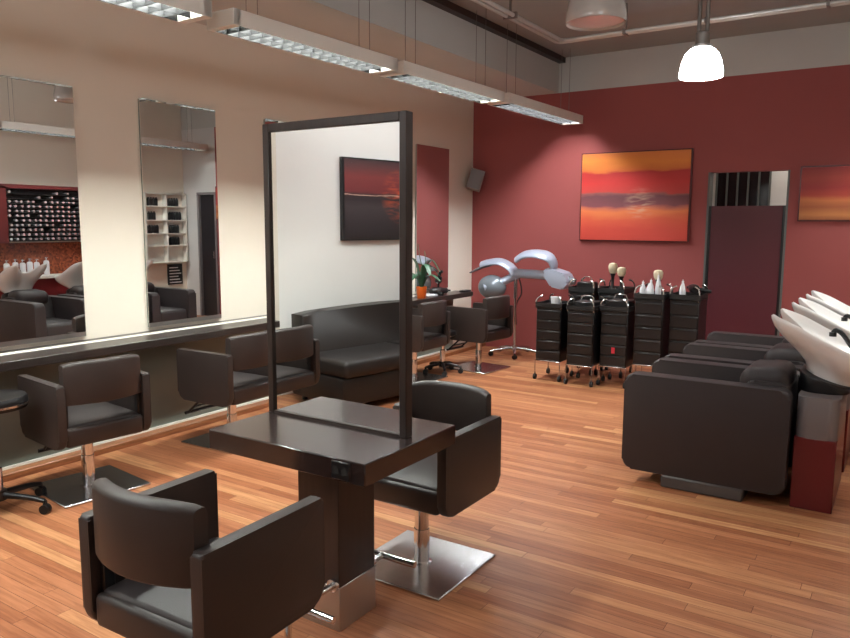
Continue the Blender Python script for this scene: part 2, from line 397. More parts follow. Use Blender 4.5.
# ------------------------------------------------------------------ salon chair (faces +Y, seat width 0.6)
def side_profile():
    return rounded_poly([(-.27, .335), (.25, .335), (.25, .70), (-.27, .70)], [.06, .06, .012, .012])
def make_chair(label):
    t = thing('salon_chair', label, 'chair', (0, 0, 0), 0, 'brown leather salon chairs')
    for s in (-1, 1):
        bm = bmesh.new(); prism(bm, side_profile(), 0, s * .228, s * .275, .011, 3)
        finish('armrest', bm, M['leather'], t)
    bm = B(-.229, .229, -.265, .245, .340, .452, r=.02, seg=3); finish('seat_shell', bm, M['leather'], t)
    # cushion, slightly domed
    bm = B(-.215, .215, -.245, .225, .43, .462, r=.015, seg=3)
    bmesh.ops.subdivide_edges(bm, edges=[e for e in bm.edges if e.calc_length() > .2], cuts=5, use_grid_fill=True)
    for v in bm.verts:
        if v.co.z > .455: v.co.z += .012 * (1 - (v.co.x / .25) ** 2) * (1 - (v.co.y / .27) ** 2)
    finish('seat', bm, M['seat_leather'], t)
    # curved back panel between the arms
    nx = 16; sec = rounded_poly([(-.03, 0), (.03, 0), (.03, .247), (-.03, .247)], [.012, .012, .022, .022], 3)
    bm = bmesh.new(); rings = []
    for i in range(nx + 1):
        u = -1 + 2 * i / nx; x = .226 * u; off = .062 * (1 - u * u)
        zs = .94 + .06 * (1 - u ** 4)
        edge = 1 if 0 < i < nx else .88
        rings.append([bm.verts.new((x, -.225 - off + p_[0] * edge, .583 + p_[1] * zs * (1 if edge == 1 else .985))) for p_ in sec])
    n = len(sec)
    for a, b in zip(rings, rings[1:]):
        for k in range(n): bm.faces.new((a[k], a[(k + 1) % n], b[(k + 1) % n], b[k]))
    bm.faces.new(rings[0][::-1]); bm.faces.new(rings[-1])
    finish('backrest', bm, M['leather'], t, 50)
    for s in (-1, 1): finish('back_bracket', B(s * .215 - .01, s * .215 + .01, -.24, -.2, .43, .61, r=.003, seg=1), M['black'], t)
    bm = bmesh.new(); lathe(bm, [(.05, .0), (.05, .02), (.037, .022), (.037, .2), (.0365, .203), (.033, .204), (.033, .325), (.07, .326), (.07, .341)], n=24)
    finish('gas_post', bm, M['chrome'], t)
    finish('base_plate', B(-.26, .26, -.26, .26, 0, .014, r=.004, seg=1), M['brushed'], t)
    bm = bmesh.new()
    for s in (-1, 1): tube(bm, [(s * .12, .1, .352), (s * .12, .2, .30), (s * .12, .33, .19)], .009, 8)
    tube(bm, [(-.15, .33, .19), (.15, .33, .19)], .012, 8); tube(bm, [(-.12, .27, .241), (.12, .27, .241)], .007, 8)
    finish('footrest', bm, M['black'], t)
    return t
ch = make_chair('brown leather salon chair nearest the camera, back turned, drawn up to the styling table')
ch.location = (-1.825, 1.515, 0); ch.rotation_euler = (0, 0, .03)
# this chair has a table footrest instead
c2 = dup(ch, 'brown leather salon chair behind the framed mirror on a square steel plate, facing the camera', (-1.895, 2.9, 0), PI)
dup(ch, 'brown leather salon chair facing the left wall, beside the cut-off wheeled stool', (-4.07, 2.49, 0), PI / 2 - .12)
dup(ch, 'brown leather salon chair at the left wall, partly hidden by the framed mirror\'s left post', (-4.09, 3.65, 0), PI / 2 + .02)
dup(ch, 'brown leather salon chair seen only reflected in the framed mirror, before the sofa', (-4.06, .67, 0), PI / 2)
dup(ch, 'brown leather salon chair just right of the framed mirror, before the orange pot', (-4.20, 6.21, 0), PI / 2)
dup(ch, 'brown leather salon chair under the hooded dryer, farthest along the left wall', (-3.92, 7.085, 0), PI / 2 - .1)
for k in c2.children:
    if k.name.startswith('base_plate'): k.location = (-.075, .14, 0)
    elif k.name.startswith('gas_post'): k.location = (-.075, .14, 0); k.scale = (1, 1, .885)
    else: k.location = (0, 0, -.041)
for c in (ch, c2):
    for k in list(c.children):
        if k.name.startswith('footrest'): bpy.data.objects.remove(k)

# ------------------------------------------------------------------ styling table with framed mirror
t = thing('styling_table', 'dark wood styling table with a tall framed mirror standing upright on it', 'table', (-1.965, 2.35, 0))
finish('tabletop', B(-.41, .41, -.36, .27, .665, .75, r=.004, seg=1), M['wenge'], t)
finish('column', B(-.008, .202, -.26, -.03, .18, .665, r=.003, seg=1), M['wenge_v'], t)
q = finish('column_foot', B(-.01, .204, -.262, -.028, 0, .182, r=.002, seg=1), M['foot_steel'], t); q['label'] = 'satin steel foot of the column'
for s, yo in ((-1, -.262), (1, -.028)):
    bm = bmesh.new(); y1 = yo + (-.2 if s < 0 else .085); xc = .175
    tube(bm, [(xc, yo, .19), (xc, y1, .19)], .013, 12); tube(bm, [(xc - .06, y1, .19), (xc + .17, y1, .19)], .014, 12)
    tube(bm, [(xc - .055, y1, .0), (xc - .055, y1, .19)], .014, 12)
    cyl(bm, (xc, 0, .19), .026, yo - .004 if s > 0 else yo - .012, yo + .012 if s > 0 else yo + .004, 16, axis=1)
    finish('footrest', bm, M['chrome'], t)
bm = B(.255, .345, -.3645, -.34, .672, .742, r=.004, seg=1); so = finish('power_socket', bm, M['black'], t)
bm = bmesh.new()
for xx in (.28, .32): cyl(bm, (xx, 0, .707), .016, -.3655, -.3635, 16, axis=1)
finish('socket_hole', bm, M['rubber'], so)
bm = bmesh.new(); F0, F1, FZ0, FZ1, fy0, fy1 = -.405, .352, .75, 2.02, -.02, .026
box(bm, F0, F0 + .034, fy0, fy1, FZ0, FZ1, r=.003, seg=1); box(bm, F1 - .034, F1, fy0, fy1, FZ0, FZ1, r=.003, seg=1)
box(bm, F0 + .034, F1 - .034, fy0, fy1, FZ1 - .036, FZ1, r=.003, seg=1); box(bm, F0 + .034, F1 - .034, fy0, fy1, FZ0, FZ0 + .012)
fr = finish('mirror_frame', bm, M['frame_wood'], t)
g = finish('mirror_glass', B(F0 + .03, F1 - .03, fy0 + .012, fy0 + .018, FZ0 + .006, FZ1 - .03), M['mirror'], fr, 0)
finish('mirror_back', B(F0 + .03, F1 - .03, fy0 + .0185, fy0 + .028, FZ0 + .006, FZ1 - .03), M['wenge_v'], fr, 0)

# ------------------------------------------------------------------ wheeled stools
def make_stool(label, loc, z, r, rz, q=1.0):
    t = thing('wheeled_stool', label, 'stool', loc, rz, 'round black wheeled stools')
    bm = bmesh.new(); lathe(bm, [(r * .8, z - .075), (r * .97, z - .07), (r, z - .045), (r, z - .02), (r * .95, z - .004), (r * .7, z), (.01, z + .004)], n=36)
    finish('seat', bm, M['black'], t)
    bm = bmesh.new(); lathe(bm, [(r + .004, z - .052), (r + .004, z - .04)], n=36); finish('seat_band', bm, M['chrome'], t)
    bm = bmesh.new(); lathe(bm, [(.03, .07), (.03, .25), (.02, .255), (.02, z - .1), (.06, z - .09), (.06, z - .074)], n=18); finish('post', bm, M['chrome'], t)
    bm = bmesh.new(); cyl(bm, (0, 0, 0), .045, .07, .125, 20)
    for k in range(5):
        a = 2 * PI * k / 5; c, s = math.cos(a), math.sin(a)
        tube(bm, [(.02 * c, .02 * s, .1), (.2 * q * c, .2 * q * s, .085), (.27 * q * c, .27 * q * s, .07)], [.02, .016, .013], 10)
    finish('star_base', bm, M['black'], t)
    for k in range(5):
        a = 2 * PI * k / 5; c, s = math.cos(a) * .27 * q, math.sin(a) * .27 * q
        bm = bmesh.new()
        for o in (-1, 1): cyl(bm, (c, s + o * .012, .026), .026, -.008, .008, 16, axis=1)
        box(bm, c - .01, c + .01, s - .006, s + .006, .03, .075)
        finish('caster', bm, M['black_matte'], t)
    return t
make_stool('black wheeled stool with chrome band, cut off by the photo\'s left edge', (-4.12, 1.98, 0), .66, .18, .5)
make_stool('black wheeled stool tucked between the two far salon chairs, star base showing', (-4.12, 6.645, 0), .46, .145, .35, .74)

# ------------------------------------------------------------------ waiting sofa and its picture (seen in the framed mirror)
wx, wy = XW + dx * .12, -.2 + dy * .12
ang = math.atan2(dy, dx)
t = thing('sofa', 'dark brown leather sofa with high back, reflected in the framed mirror', 'sofa', (XW + dx * .98 + .17 * -dy, -.2 + dy * .98 + .17 * dx, 0), ang)
# local x along the wall, local +y out of the wall
SL = 1.0
bm = B(-SL, SL, 0.03, .78, .05, .30, r=.03, seg=2); finish('sofa_base', bm, M['sofa_leather'], t)
for i in range(2):
    x0 = -SL + i * SL
    finish('seat_cushion', B(x0 + .004, x0 + SL - .004, .2, .82, .30, .45, r=.045, seg=3), M['sofa_leather'], t)
bm = bmesh.new()
pl = [(-SL, .08), (SL, .08), (SL, .80)] + [(SL - 2 * SL * k / 12, .795 + .03 * math.sin(PI * k / 12)) for k in range(1, 12)] + [(-SL, .79)]
prism(bm, pl, 1, .03, .21, .03, 3); finish('backrest', bm, M['sofa_leather'], t)
for s in (-1, 1):
    for y in (.1, .66):
        bm = bmesh.new(); cyl(bm, (s * (SL - .1), y, 0), .025, 0, .052, 12); finish('leg', bm, M['black'], t)
PX = 1.36
ART3 = art_mat('dusk sea painting', [(0, srgb(34, 26, 28)), (.2, srgb(44, 36, 40)), (.42, srgb(58, 48, 52)), (.50, srgb(40, 30, 34)), (.545, srgb(48, 30, 34)), (.555, srgb(212, 178, 160)), (.562, srgb(58, 34, 36)), (.6, srgb(112, 38, 42)), (.78, srgb(124, 46, 46)), (.9, srgb(88, 44, 46)), (1, srgb(60, 40, 42))], -.4, .4, .035, (1.5, 1, 12), glow=(.14, .05, .3, srgb(226, 92, 44)))
t = thing('painting', 'dark red and black sunset painting reflected in the framed mirror above the sofa', 'painting', (XW + dx * PX + .02 * -dy, -.2 + dy * PX + .02 * dx, 1.83), ang)
finish('canvas', B(-.62, .62, -.015, .02, -.39, .39), ART3, t, 0)
bm = bmesh.new()
for s in (-1, 1):
    box(bm, s * .632 - .012, s * .632 + .012, -.018, .026, -.402, .402); box(bm, -.62, .62, -.018, .026, s * .396 - .006, s * .396 + .006)
finish('picture_frame', bm, M['black'], t, 0)

# ------------------------------------------------------------------ paintings on the red wall
ART1 = art_mat('orange dune painting', [(0, srgb(189, 59, 46)), (.12, srgb(196, 66, 50)), (.24, srgb(206, 86, 55)), (.33, srgb(217, 118, 66)), (.38, srgb(189, 99, 77)), (.41, srgb(123, 66, 73)), (.5, srgb(106, 59, 66)), (.525, srgb(138, 81, 75)), (.54, srgb(189, 59, 52)), (.66, srgb(196, 46, 43)), (.77, srgb(180, 39, 36)), (.8, srgb(207, 106, 39)), (.9, srgb(224, 131, 46)), (1, srgb(218, 122, 54))], -.5, .5, .085, (.75, 1, 2.6), glow=(.08, -.08, .2, srgb(207, 171, 144)))
t = thing('painting', 'orange and red abstract landscape painting hanging left of the doorway on the red wall', 'painting', (-2.675, YB - .022, 1.914))
finish('canvas', B(-.62, .62, -.02, .02, -.498, .498, r=.003, seg=1), ART1, t, 0)
bm = bmesh.new()
for s in (-1, 1):
    box(bm, s * .627 - .007, s * .627 + .007, -.012, .022, -.51, .51); box(bm, -.62, .62, -.012, .022, s * .504 - .006, s * .504 + .006)
finish('picture_frame', bm, M['rack_red'], t, 0)
ART2 = art_mat('ochre and red painting', [(0, srgb(138, 75, 39)), (.1, srgb(180, 111, 59)), (.25, srgb(154, 82, 46)), (.38, srgb(189, 108, 59)), (.48, srgb(163, 54, 41)), (.62, srgb(149, 43, 41)), (.8, srgb(158, 57, 45)), (1, srgb(138, 41, 39))], -.262, .262, .05, (1, 1, 10))
t = thing('painting', 'ochre and red striped painting right of the doorway, cut off by the photo\'s edge', 'painting', (-.43, YB - .022, 1.913))
finish('canvas', B(-.53, .53, -.02, .02, -.262, .262, r=.003, seg=1), ART2, t, 0)
bm = bmesh.new()
for s in (-1, 1):
    box(bm, s * .537 - .007, s * .537 + .007, -.012, .022, -.276, .276); box(bm, -.53, .53, -.012, .022, s * .269 - .007, s * .269 + .007)
finish('picture_frame', bm, M['rack_red'], t, 0)

# ------------------------------------------------------------------ speaker in the corner
t = thing('wall_speaker', 'small grey loudspeaker tilted on a bracket in the corner above the dryer', 'speaker', (-4.68, 8.31, 2.15), .55); t.rotation_euler = (.1, .28, .5); t.scale = (1.2, 1.1, 1.1)
bm = bmesh.new(); prism(bm, rounded_poly([(-.09, -.1), (.06, -.13), (.09, .1), (-.06, .13)], .015, 3), 0, -.075, .075, .006, 1); finish('cabinet', bm, M['speaker'], t)
bm = bmesh.new(); prism(bm, [(-.098, -.09), (-.092, -.092), (-.064, .11), (-.07, .112)], 0, -.065, .065); finish('grille', bm, M['grey_plastic'], t, 0)
bm = bmesh.new(); tube(bm, [(0, .07, 0), (0, .11, .01), (-.03, .12, .02)], .012, 8); finish('bracket', bm, M['spot_metal'], t)

# ------------------------------------------------------------------ linear ceiling lights
def light_fixture(y0, y1, x, lit, label):
    Ln = y1 - y0
    t = thing('louvre_light', label, 'ceiling light', (x, (y0 + y1) / 2, 2.75), -.022, 'hanging louvre lights in a row')
    h = Ln / 2
    bm = bmesh.new()
    box(bm, -.12, .12, -h, h, .07, .095, r=.004, seg=1)
    for s in (-1, 1): box(bm, s * .12 - .004 * (s > 0) , s * .12 + .004 * (s < 0), -h, h, 0, .075)
    finish('housing', bm, M['white_metal'], t)
    for s in (-1, 1): finish('end_cap', B(-.12, .12, s * h - .004 - .05 * (s > 0), s * h + .004 + .05 * (s < 0), 0, .094, r=.003, seg=1), M['white_metal'], t)
    bm = bmesh.new(); n = int(Ln / .1)
    for k in range(1, n): 
        y = -h + .05 + (Ln - .1) * k / n; box(bm, -.112, .112, y - .0015, y + .0015, .003, .04)
    for y in (-h + .052, h - .052): box(bm, -.112, .112, y - .0015, y + .0015, .003, .068)
    for xx in (-.114, 0, .114): box(bm, xx - .002, xx + .002, -h + .05, h - .05, .003, .068)
    finish('louvre', bm, M['louver'], t, 0)
    for s in (-1, 1):
        bm = bmesh.new(); cyl(bm, (s * .058, 0, .054), .013, -h + .13, h - .15, 12, axis=1)
        finish('lamp_tube', bm, M[('tube_dim', 'tube_on', 'tube_side')[lit]], t)
    for s in (-1, 1):
        for xx in (-.05, .05):
            bm = bmesh.new(); tube(bm, [(xx, s * (h - .25), .093), (xx, s * (h - .25), ZC - 2.75)], .0025, 6); finish('suspension_wire', bm, M['spot_metal'], t, 0)
    return t
light_fixture(6.5, 8.3, -3.40, True, 'lit louvre light at the row\'s far end, washing the red wall')
light_fixture(4.82, 6.44, -3.46, False, 'louvre light second from the red wall in the hanging row')
light_fixture(3.14, 4.74, -3.50, False, 'louvre light over the framed mirror, third from the red wall')
light_fixture(1.4, 2.98, -3.54, False, 'louvre light cut off by the photo\'s top edge, nearest the camera')
light_fixture(-.3, 1.3, -3.58, False, 'louvre light over the end of the mirror shelf, outside the picture')
light_fixture(4.9, 6.5, .12, 2, 'louvre light over the wash basins, reflected in the leftmost mirror')
light_fixture(6.6, 8.2, .12, 2, 'louvre light over the wash counter, nearest the back wall')

# ------------------------------------------------------------------ pendant lamps
PEND = 1
def pendant(loc, lit, label, z=2.76, k=1.0):
    t = thing('pendant_lamp', label, 'lamp', (loc[0], loc[1], z), 0, 'dome pendant lamps')
    bm = bmesh.new()
    prof = [(.02, .012), (.165, .012), (.174, 0), (.178, .01), (.174, .06), (.160, .13), (.135, .19), (.10, .228), (.075, .24)]
    prof = [(a * k, b * k) for a, b in prof]
    lathe(bm, prof, n=40); finish('shade', bm, M['lamp_on' if lit else 'lamp_off'], t)
    bm = bmesh.new(); lathe(bm, [(a * k, b * k) for a, b in ((.078, .241), (.08, .262), (.06, .27), (.06, .36), (.05, .37))], n=24); finish('lamp_holder', bm, M['spot_metal'], t)
    bm = bmesh.new()
    for s in (-1, 1): tube(bm, [(s * .028, 0, .368 * k), (s * .028, 0, ZC - z)], .014, 10)
    finish('stem', bm, M['spot_metal'], t)
    return t
pendant((-1.317, 5.55), True, 'lit white dome pendant lamp in front of the red wall', 2.63, .83)
pendant((-3.7, -.55), True, 'lit dome pendant between the mirror shelf\'s end and the sofa', 3.0)  # added, unseen: brightens the white wall reflected in the framed mirror
pendant((-1.82, 4.8), False, 'unlit grey glass pendant lamp cut off by the photo\'s top edge', 2.90, 1.1)
pendant((-1.9, 1.2), True, 'unseen lit dome pendant added over the middle of the salon floor, overhead near the camera')  # added out of view as general light for the salon floor
pendant((-.55, 3.0), True, 'unseen lit dome pendant added above the open floor before the wash lounge')  # another added light source, out of view

pendant((-3.3, -1.3), True, 'unseen lit dome pendant added over the waiting sofa', 3.0)  # added, unseen: more light on the waiting area wall
pendant((-2.75, -2.4), True, 'unseen lit dome pendant added over the far end of the waiting area', 3.0)  # unseen, added to brighten the waiting area
# twin conduit under the ceiling
t = thing('ceiling_conduit', 'twin galvanised pipes bending along the ceiling, passing the lit pendant', 'pipe', (-2.86, 6.68, 3.3))
for k, o in enumerate((0, .06)):
    bm = bmesh.new(); tube(bm, [(-o, -9.5, 0), (-o, -.05 + o, 0), (-o + .02, -.01 + o, 0), (.05 - o, o, 0), (3.8, o, 0)], .017, 10)
    finish('conduit', bm, M['galv'], t)
def clamp(*bs):
    bm = bmesh.new()
    for b_ in bs: box(bm, *b_)
    finish('pipe_clamp', bm, M['spot_metal'], t)
for x in (.6, 1.3, 2.2, 3.1): clamp((x - .012, x + .012, -.03, .085, -.024, .024), (x - .006, x + .006, .02, .04, .02, .25))
for y in (-1, -3, -5, -7, -9): clamp((-.09, .03, y - .012, y + .012, -.024, .024), (-.04, -.02, y - .006, y + .006, .02, .25))

# ------------------------------------------------------------------ wash lounge: armchairs and basins
def make_armchair(label):
    t = thing('wash_armchair', label, 'armchair', (0, 0, 0), 0, 'brown leather wash armchairs in a row')
    prof = rounded_poly([(-.47, .075), (.465, .075), (.465, .68), (-.47, .68)], [.06, .05, .05, .05])
    for s in (-1, 1):
        bm = bmesh.new(); prism(bm, prof, 1, s * .23, s * .355, .018, 3); finish('armrest', bm, M['leather2'], t)
    finish('seat', B(-.44, .2, -.229, .229, .12, .43, r=.04, seg=3), M['leather2'], t)
    bm = bmesh.new(); prism(bm, rounded_poly([(.05, .2), (.43, .2), (.44, .70), (.22, .70)], [.02, .03, .05, .05]), 1, -.229, .229, .015, 2); finish('backrest', bm, M['leather2'], t)
    bm = B(.16, .435, -.2, .2, .60, .765, r=.065, seg=4)
    for v in bm.verts: v.co.z += .02 * math.cos(v.co.y * 7) - .25 * max(0, .27 - v.co.x)
    finish('headrest', bm, M['leather2'], t, 80)
    finish('plinth', B(-.22, .25, -.365, .365, 0, .0745, r=.008, seg=1), M['plinth'], t)
    return t
Ys = (4.80, 5.59, 6.35)
ac = make_armchair('brown leather wash armchair nearest the camera, its broad side panel facing us'); ac.location = (-.95, Ys[0], 0)
dup(ac, 'brown leather wash armchair in the middle of the row of three', (-.94, Ys[1], 0))
dup(ac, 'brown leather wash armchair at the far end, next to the red door leaf', (-.93, Ys[2], 0))

def make_basin(label):
    t = thing('wash_basin', label, 'basin', (0, 0, 0), 0, 'white backwash basins')
    # local origin at (-.35, Yc)
    rim = crom([(-.265, -.215, 1.085), (-.16, -.245, 1.045), (.0, -.255, .965), (.17, -.25, .90), (.32, -.19, .872), (.37, 0, .865), (.32, .19, .872), (.17, .25, .90), (0, .255, .965), (-.16, .245, 1.045), (-.265, .215, 1.085), (-.285, .165, 1.09), (-.225, .11, 1.045), (-.16, .05, 1.0), (-.145, 0, .99), (-.16, -.05, 1.0), (-.225, -.11, 1.045), (-.285, -.165, 1.09)], 4, True)
    n = len(rim); bm = bmesh.new(); rings = []
    cx, bz = .03, .735
    def base(p_, rx, ry, zz, c0):
        a = math.atan2(p_.y / .25, (p_.x - .05) / .32); return Vector((c0 + rx * math.cos(a), ry * math.sin(a), zz))
    inner = []
    ctr = Vector((.06, 0, .9))
    for p_ in rim:
        d = (p_ - ctr); d.z = 0
        inner.append(p_ - d.normalized() * .022)
    for t_ in (1.0, .88, .7, .5, .3, .13, .03):        # inside, from the bottom up
        s = t_ * t_ * (3 - 2 * t_); ring = []
        for p_ in inner:
            b_ = base(p_, .12, .10, .80, .1); q_ = p_.lerp(b_, s); q_.z = p_.z + (b_.z - p_.z) * (t_ ** .8)
            ring.append(bm.verts.new(q_))
        rings.append(ring)
    mid = [(a + b) / 2 + Vector((0, 0, .007)) for a, b in zip(rim, inner)]
    rings.append([bm.verts.new(p_) for p_ in mid])
    for t_ in (0, .06, .18, .34, .5, .66, .8, .91, 1.0):  # outside, downwards
        s = t_ * t_ * (3 - 2 * t_); ring = []
        for p_ in rim:
            b_ = base(p_, .135, .15, bz, cx); b_.z = .742 - .3 * b_.x; q_ = p_.lerp(b_, s); q_.z = p_.z + (b_.z - p_.z) * t_
            if p_.x > .05: q_.z = p_.z + (b_.z - p_.z) * (t_ ** .75)
            ring.append(bm.verts.new(q_))
        rings.append(ring)
    for a, b in zip(rings, rings[1:]):
        for k in range(n): bm.faces.new((a[k], a[(k + 1) % n], b[(k + 1) % n], b[k]))
    bm.faces.new(rings[0][::-1]); bm.faces.new(rings[-1])
    finish('bowl', bm, M['porcelain'], t, 70)
    bm = bmesh.new(); cyl(bm, (.1, 0, 0), .03, .803, .81, 16); finish('drain', bm, M['chrome'], t)
    bm = bmesh.new(); prism(bm, rounded_poly([(-.125, -.2), (.14, -.2), (.14, .2), (-.125, .2)], .1, 6), 2, .675, .742, .012, 2)
    for v in bm.verts:
        v.co.z -= .015
        if v.co.z > .69: v.co.z += .012 - .3 * v.co.x
    finish('collar', bm, M['black'], t)
    bm = bmesh.new(); prism(bm, rounded_poly([(-.107, -.333), (.107, -.333), (.107, .333), (-.107, .333)], .06, 6), 2, .425, .664, .004, 1); finish('column', bm, M['grey_plastic'], t)
    q = finish('cabinet', B(-.108, .105, -.335, .335, .016, .43, r=.004, seg=1), M['red_cab'], t); q['label'] = 'red lacquered cabinet carrying the basin'
    bm = bmesh.new(); tube(bm, crom([(.02, .03, .985), (.035, .03, 1.005), (.07, .03, .985), (.11, .03, .93), (.15, .03, .875)], 5), .014, 10)
    cyl(bm, (.02, .03, .98), .02, -.012, .012, 12); finish('shower_handset', bm, M['black'], t)
    return t
bs = make_basin('white backwash basin nearest the camera, its black shower handset showing'); bs.location = (-.355, 4.86, -.016)
dup(bs, 'white backwash basin between the nearest and the farthest basin', (-.35, 5.70, -.016))
dup(bs, 'white backwash basin farthest back, nearest to the red wall', (-.34, 6.42, -.016))

# ------------------------------------------------------------------ hood dryer (climate processor) on a wheeled stand
t = thing('hood_dryer', 'silver blue hair processor with curved arms on a wheeled pole in the corner', 'hair dryer', (-3.955, 8.05, 0))
bm = bmesh.new(); cyl(bm, (0, 0, 0), .016, .09, .72, 14); cyl(bm, (0, 0, 0), .024, .7, 1.0, 14); finish('pole', bm, M['chrome'], t)
bm = bmesh.new(); cyl(bm, (0, 0, 0), .04, .06, .12, 16)
for k in range(5):
    a = 2 * PI * k / 5 + .15; c, s = math.cos(a), math.sin(a); tube(bm, [(.02 * c, .02 * s, .09), (.2 * c, .2 * s, .075), (.3 * c, .3 * s, .06)], [.022, .018, .014], 10)
finish('star_base', bm, M['brushed'], t)
for k in range(5):
    a = 2 * PI * k / 5 + .15; c, s = math.cos(a) * .3, math.sin(a) * .3
    bm = bmesh.new(); cyl(bm, (c, s, .026), .026, -.02, .02, 14, axis=1); box(bm, c - .008, c + .008, s - .008, s + .008, .03, .065); finish('caster', bm, M['black_matte'], t)
HD0 = set(t.children)
bm = bmesh.new(); tube(bm, [(-.03, 0, 1.125), (.05, 0, 1.13), (.38, 0, 1.125), (.46, 0, 1.12)], [.056, .056, .054, .066], 16)
cyl(bm, (0, 0, 0), .035, 1.06, 1.14, 16); finish('cross_bar', bm, M['dryer'], t)
bm = bmesh.new(); prism(bm, rounded_poly([(.39, 1.16), (.45, 1.22), (.66, 1.16), (.72, 1.05), (.65, .97), (.50, 1.0)], .03, 4), 1, -.12, .12, .03, 3)
finish('control_head', bm, M['dryer'], t)
bm = bmesh.new(); tube(bm, [(.66, 0, 1.08), (.76, 0, 1.06)], [.05, .035], 14); finish('control_knob', bm, M['dryer_dark'], t)
arc = crom([(.47, 0, 1.16), (.50, -.02, 1.24), (.45, -.05, 1.335), (.31, -.08, 1.375), (.15, -.1, 1.36), (.04, -.1, 1.29)], 7)
L_ = len(arc)
bm = bmesh.new(); tube(bm, arc, [.032] * (L_ - 1) + [.012], 16, rb=[.11 - .035 * abs(2 * i / L_ - 1) - (.03 if i == L_ - 1 else 0) for i in range(L_)], up=(1, 0, 0)); finish('heater_arm', bm, M['dryer'], t)
arc = crom([(-.01, 0, 1.12), (-.07, -.02, 1.205), (-.2, -.05, 1.265), (-.35, -.08, 1.25), (-.43, -.09, 1.225)], 7); L_ = len(arc)
bm = bmesh.new(); tube(bm, arc, [.032] * L_, 16, rb=[.105 - .03 * i / L_ for i in range(L_)], up=(1, 0, 0)); finish('heater_arm', bm, M['dryer'], t)
bm = bmesh.new(); tube(bm, crom([(-.3, -.08, 1.225), (-.42, -.1, 1.19), (-.56, -.11, 1.125)], 5), [.014, .018, .02, .02, .018, .018, .018, .016, .014, .012, .01], 12, rb=.06, up=(0, 0, 1)); finish('visor', bm, M['dryer_dark'], t)
arc = crom([(-.01, 0, 1.11), (-.1, -.03, 1.05), (-.22, -.13, .985), (-.33, -.19, .95)], 7); L_ = len(arc)
bm = bmesh.new(); tube(bm, arc, [.05] * L_, 16, rb=.06, up=(0, 0, 1)); finish('heater_arm', bm, M['dryer'], t)
bm = bmesh.new(); bmesh.ops.create_uvsphere(bm, u_segments=28, v_segments=16, radius=1)
for v in bm.verts: v.co = Vector((-.28 + v.co.x * .18, -.08 + v.co.y * .15, .955 + v.co.z * .15))
finish('hood', bm, M['dryer_dark'], t, 60)
bm = bmesh.new(); tube(bm, crom([(.02, .03, 1.09), (.06, .04, .9), (.0, .03, .75), (.01, .02, .5)], 6), .009, 8); finish('cable', bm, M['black'], t)

for k in set(t.children) - HD0: k.location.z = -.125
# ------------------------------------------------------------------ tool trolleys
def make_trolley(label):
    t = thing('salon_trolley', label, 'trolley', (0, 0, 0), 0, 'black salon trolleys')
    W, D = .135, .17
    for y in (-D, D):
        bm = bmesh.new(); tube(bm, [(-W, y, .06), (-W, y, .20), (W, y, .20), (W, y, .06)], .007, 8)
        finish('leg_frame', bm, M['chrome'], t)
        bm = bmesh.new(); tube(bm, crom([(-W, y, .74), (-W, y, .82), (-W + .02, y * .9, .855), (-W + .05, y * .8, .865)], 4), .008, 8)
        finish('handle', bm, M['chrome'], t)
        bm = bmesh.new(); tube(bm, crom([(W, y, .74), (W, y, .82), (W - .02, y * .9, .855), (W - .05, y * .8, .865)], 4), .008, 8)
        finish('handle', bm, M['chrome'], t)
    finish('body', B(-W, W, -D + .008, D, .2, .755, r=.006, seg=1), M['black'], t)
    for k in range(5):
        z0 = .215 + k * .105
        d = finish('drawer', B(-W + .006, W - .006, -D - .006, -D + .012, z0, z0 + .095, r=.005, seg=1), M['black'], t)
        finish('drawer_lip', B(-W + .02, W - .02, -D - .013, -D - .004, z0 + .078, z0 + .088, r=.002, seg=1), M['black_matte'], d)
    bm = bmesh.new(); box(bm, -W - .008, W + .008, -D - .01, D + .01, .755, .772, r=.004, seg=1)
    for s in (-1, 1):
        box(bm, s * (W + .004) - .004, s * (W + .004) + .004, -D - .01, D + .01, .77, .80); box(bm, -W, W, s * (D + .006) - .004, s * (D + .006) + .004, .77, .80)
    finish('top_tray', bm, M['black_matte'], t)
    for sx in (-1, 1):
        for sy in (-1, 1):
            bm = bmesh.new(); cyl(bm, (sx * W, sy * D, .028), .028, -.012, .012, 14, axis=0); box(bm, sx * W - .006, sx * W + .006, sy * D - .006, sy * D + .006, .035, .075)
            finish('caster', bm, M['black_matte'], t)
    return t
TP = [(-3.02, 7.08), (-2.66, 7.03), (-2.365, 7.16), (-2.06, 7.25), (-1.75, 7.36), (-2.86, 7.55), (-2.56, 7.62)]
tr = make_trolley('black salon trolley at the left end, carrying a white bowl'); tr.location = (TP[0][0], TP[0][1], 0)
for (x, y), lb, rz in zip(TP[1:], ('black salon trolley second from left in the front row', 'black salon trolley with a red tag, third in the front row', 'black salon trolley under the white spray bottles', 'black salon trolley at the right end, nearest the doorway', 'black salon trolley in the back row behind the second one', 'black salon trolley in the back row topped with two cream brushes'), (.0, .0, .02, .0, 0, 0)):
    d_ = dup(tr, lb, (x, y, 0), rz)
    if y > 7.2: d_.scale = (1, 1, 1.17)
t2 = tag(finish('price_tag', B(-2.37, -2.335, 6.962, 6.968, .34, .40, r=.002, seg=1), M['pinkred']), 'small red tag hanging on a trolley drawer', 'tag')
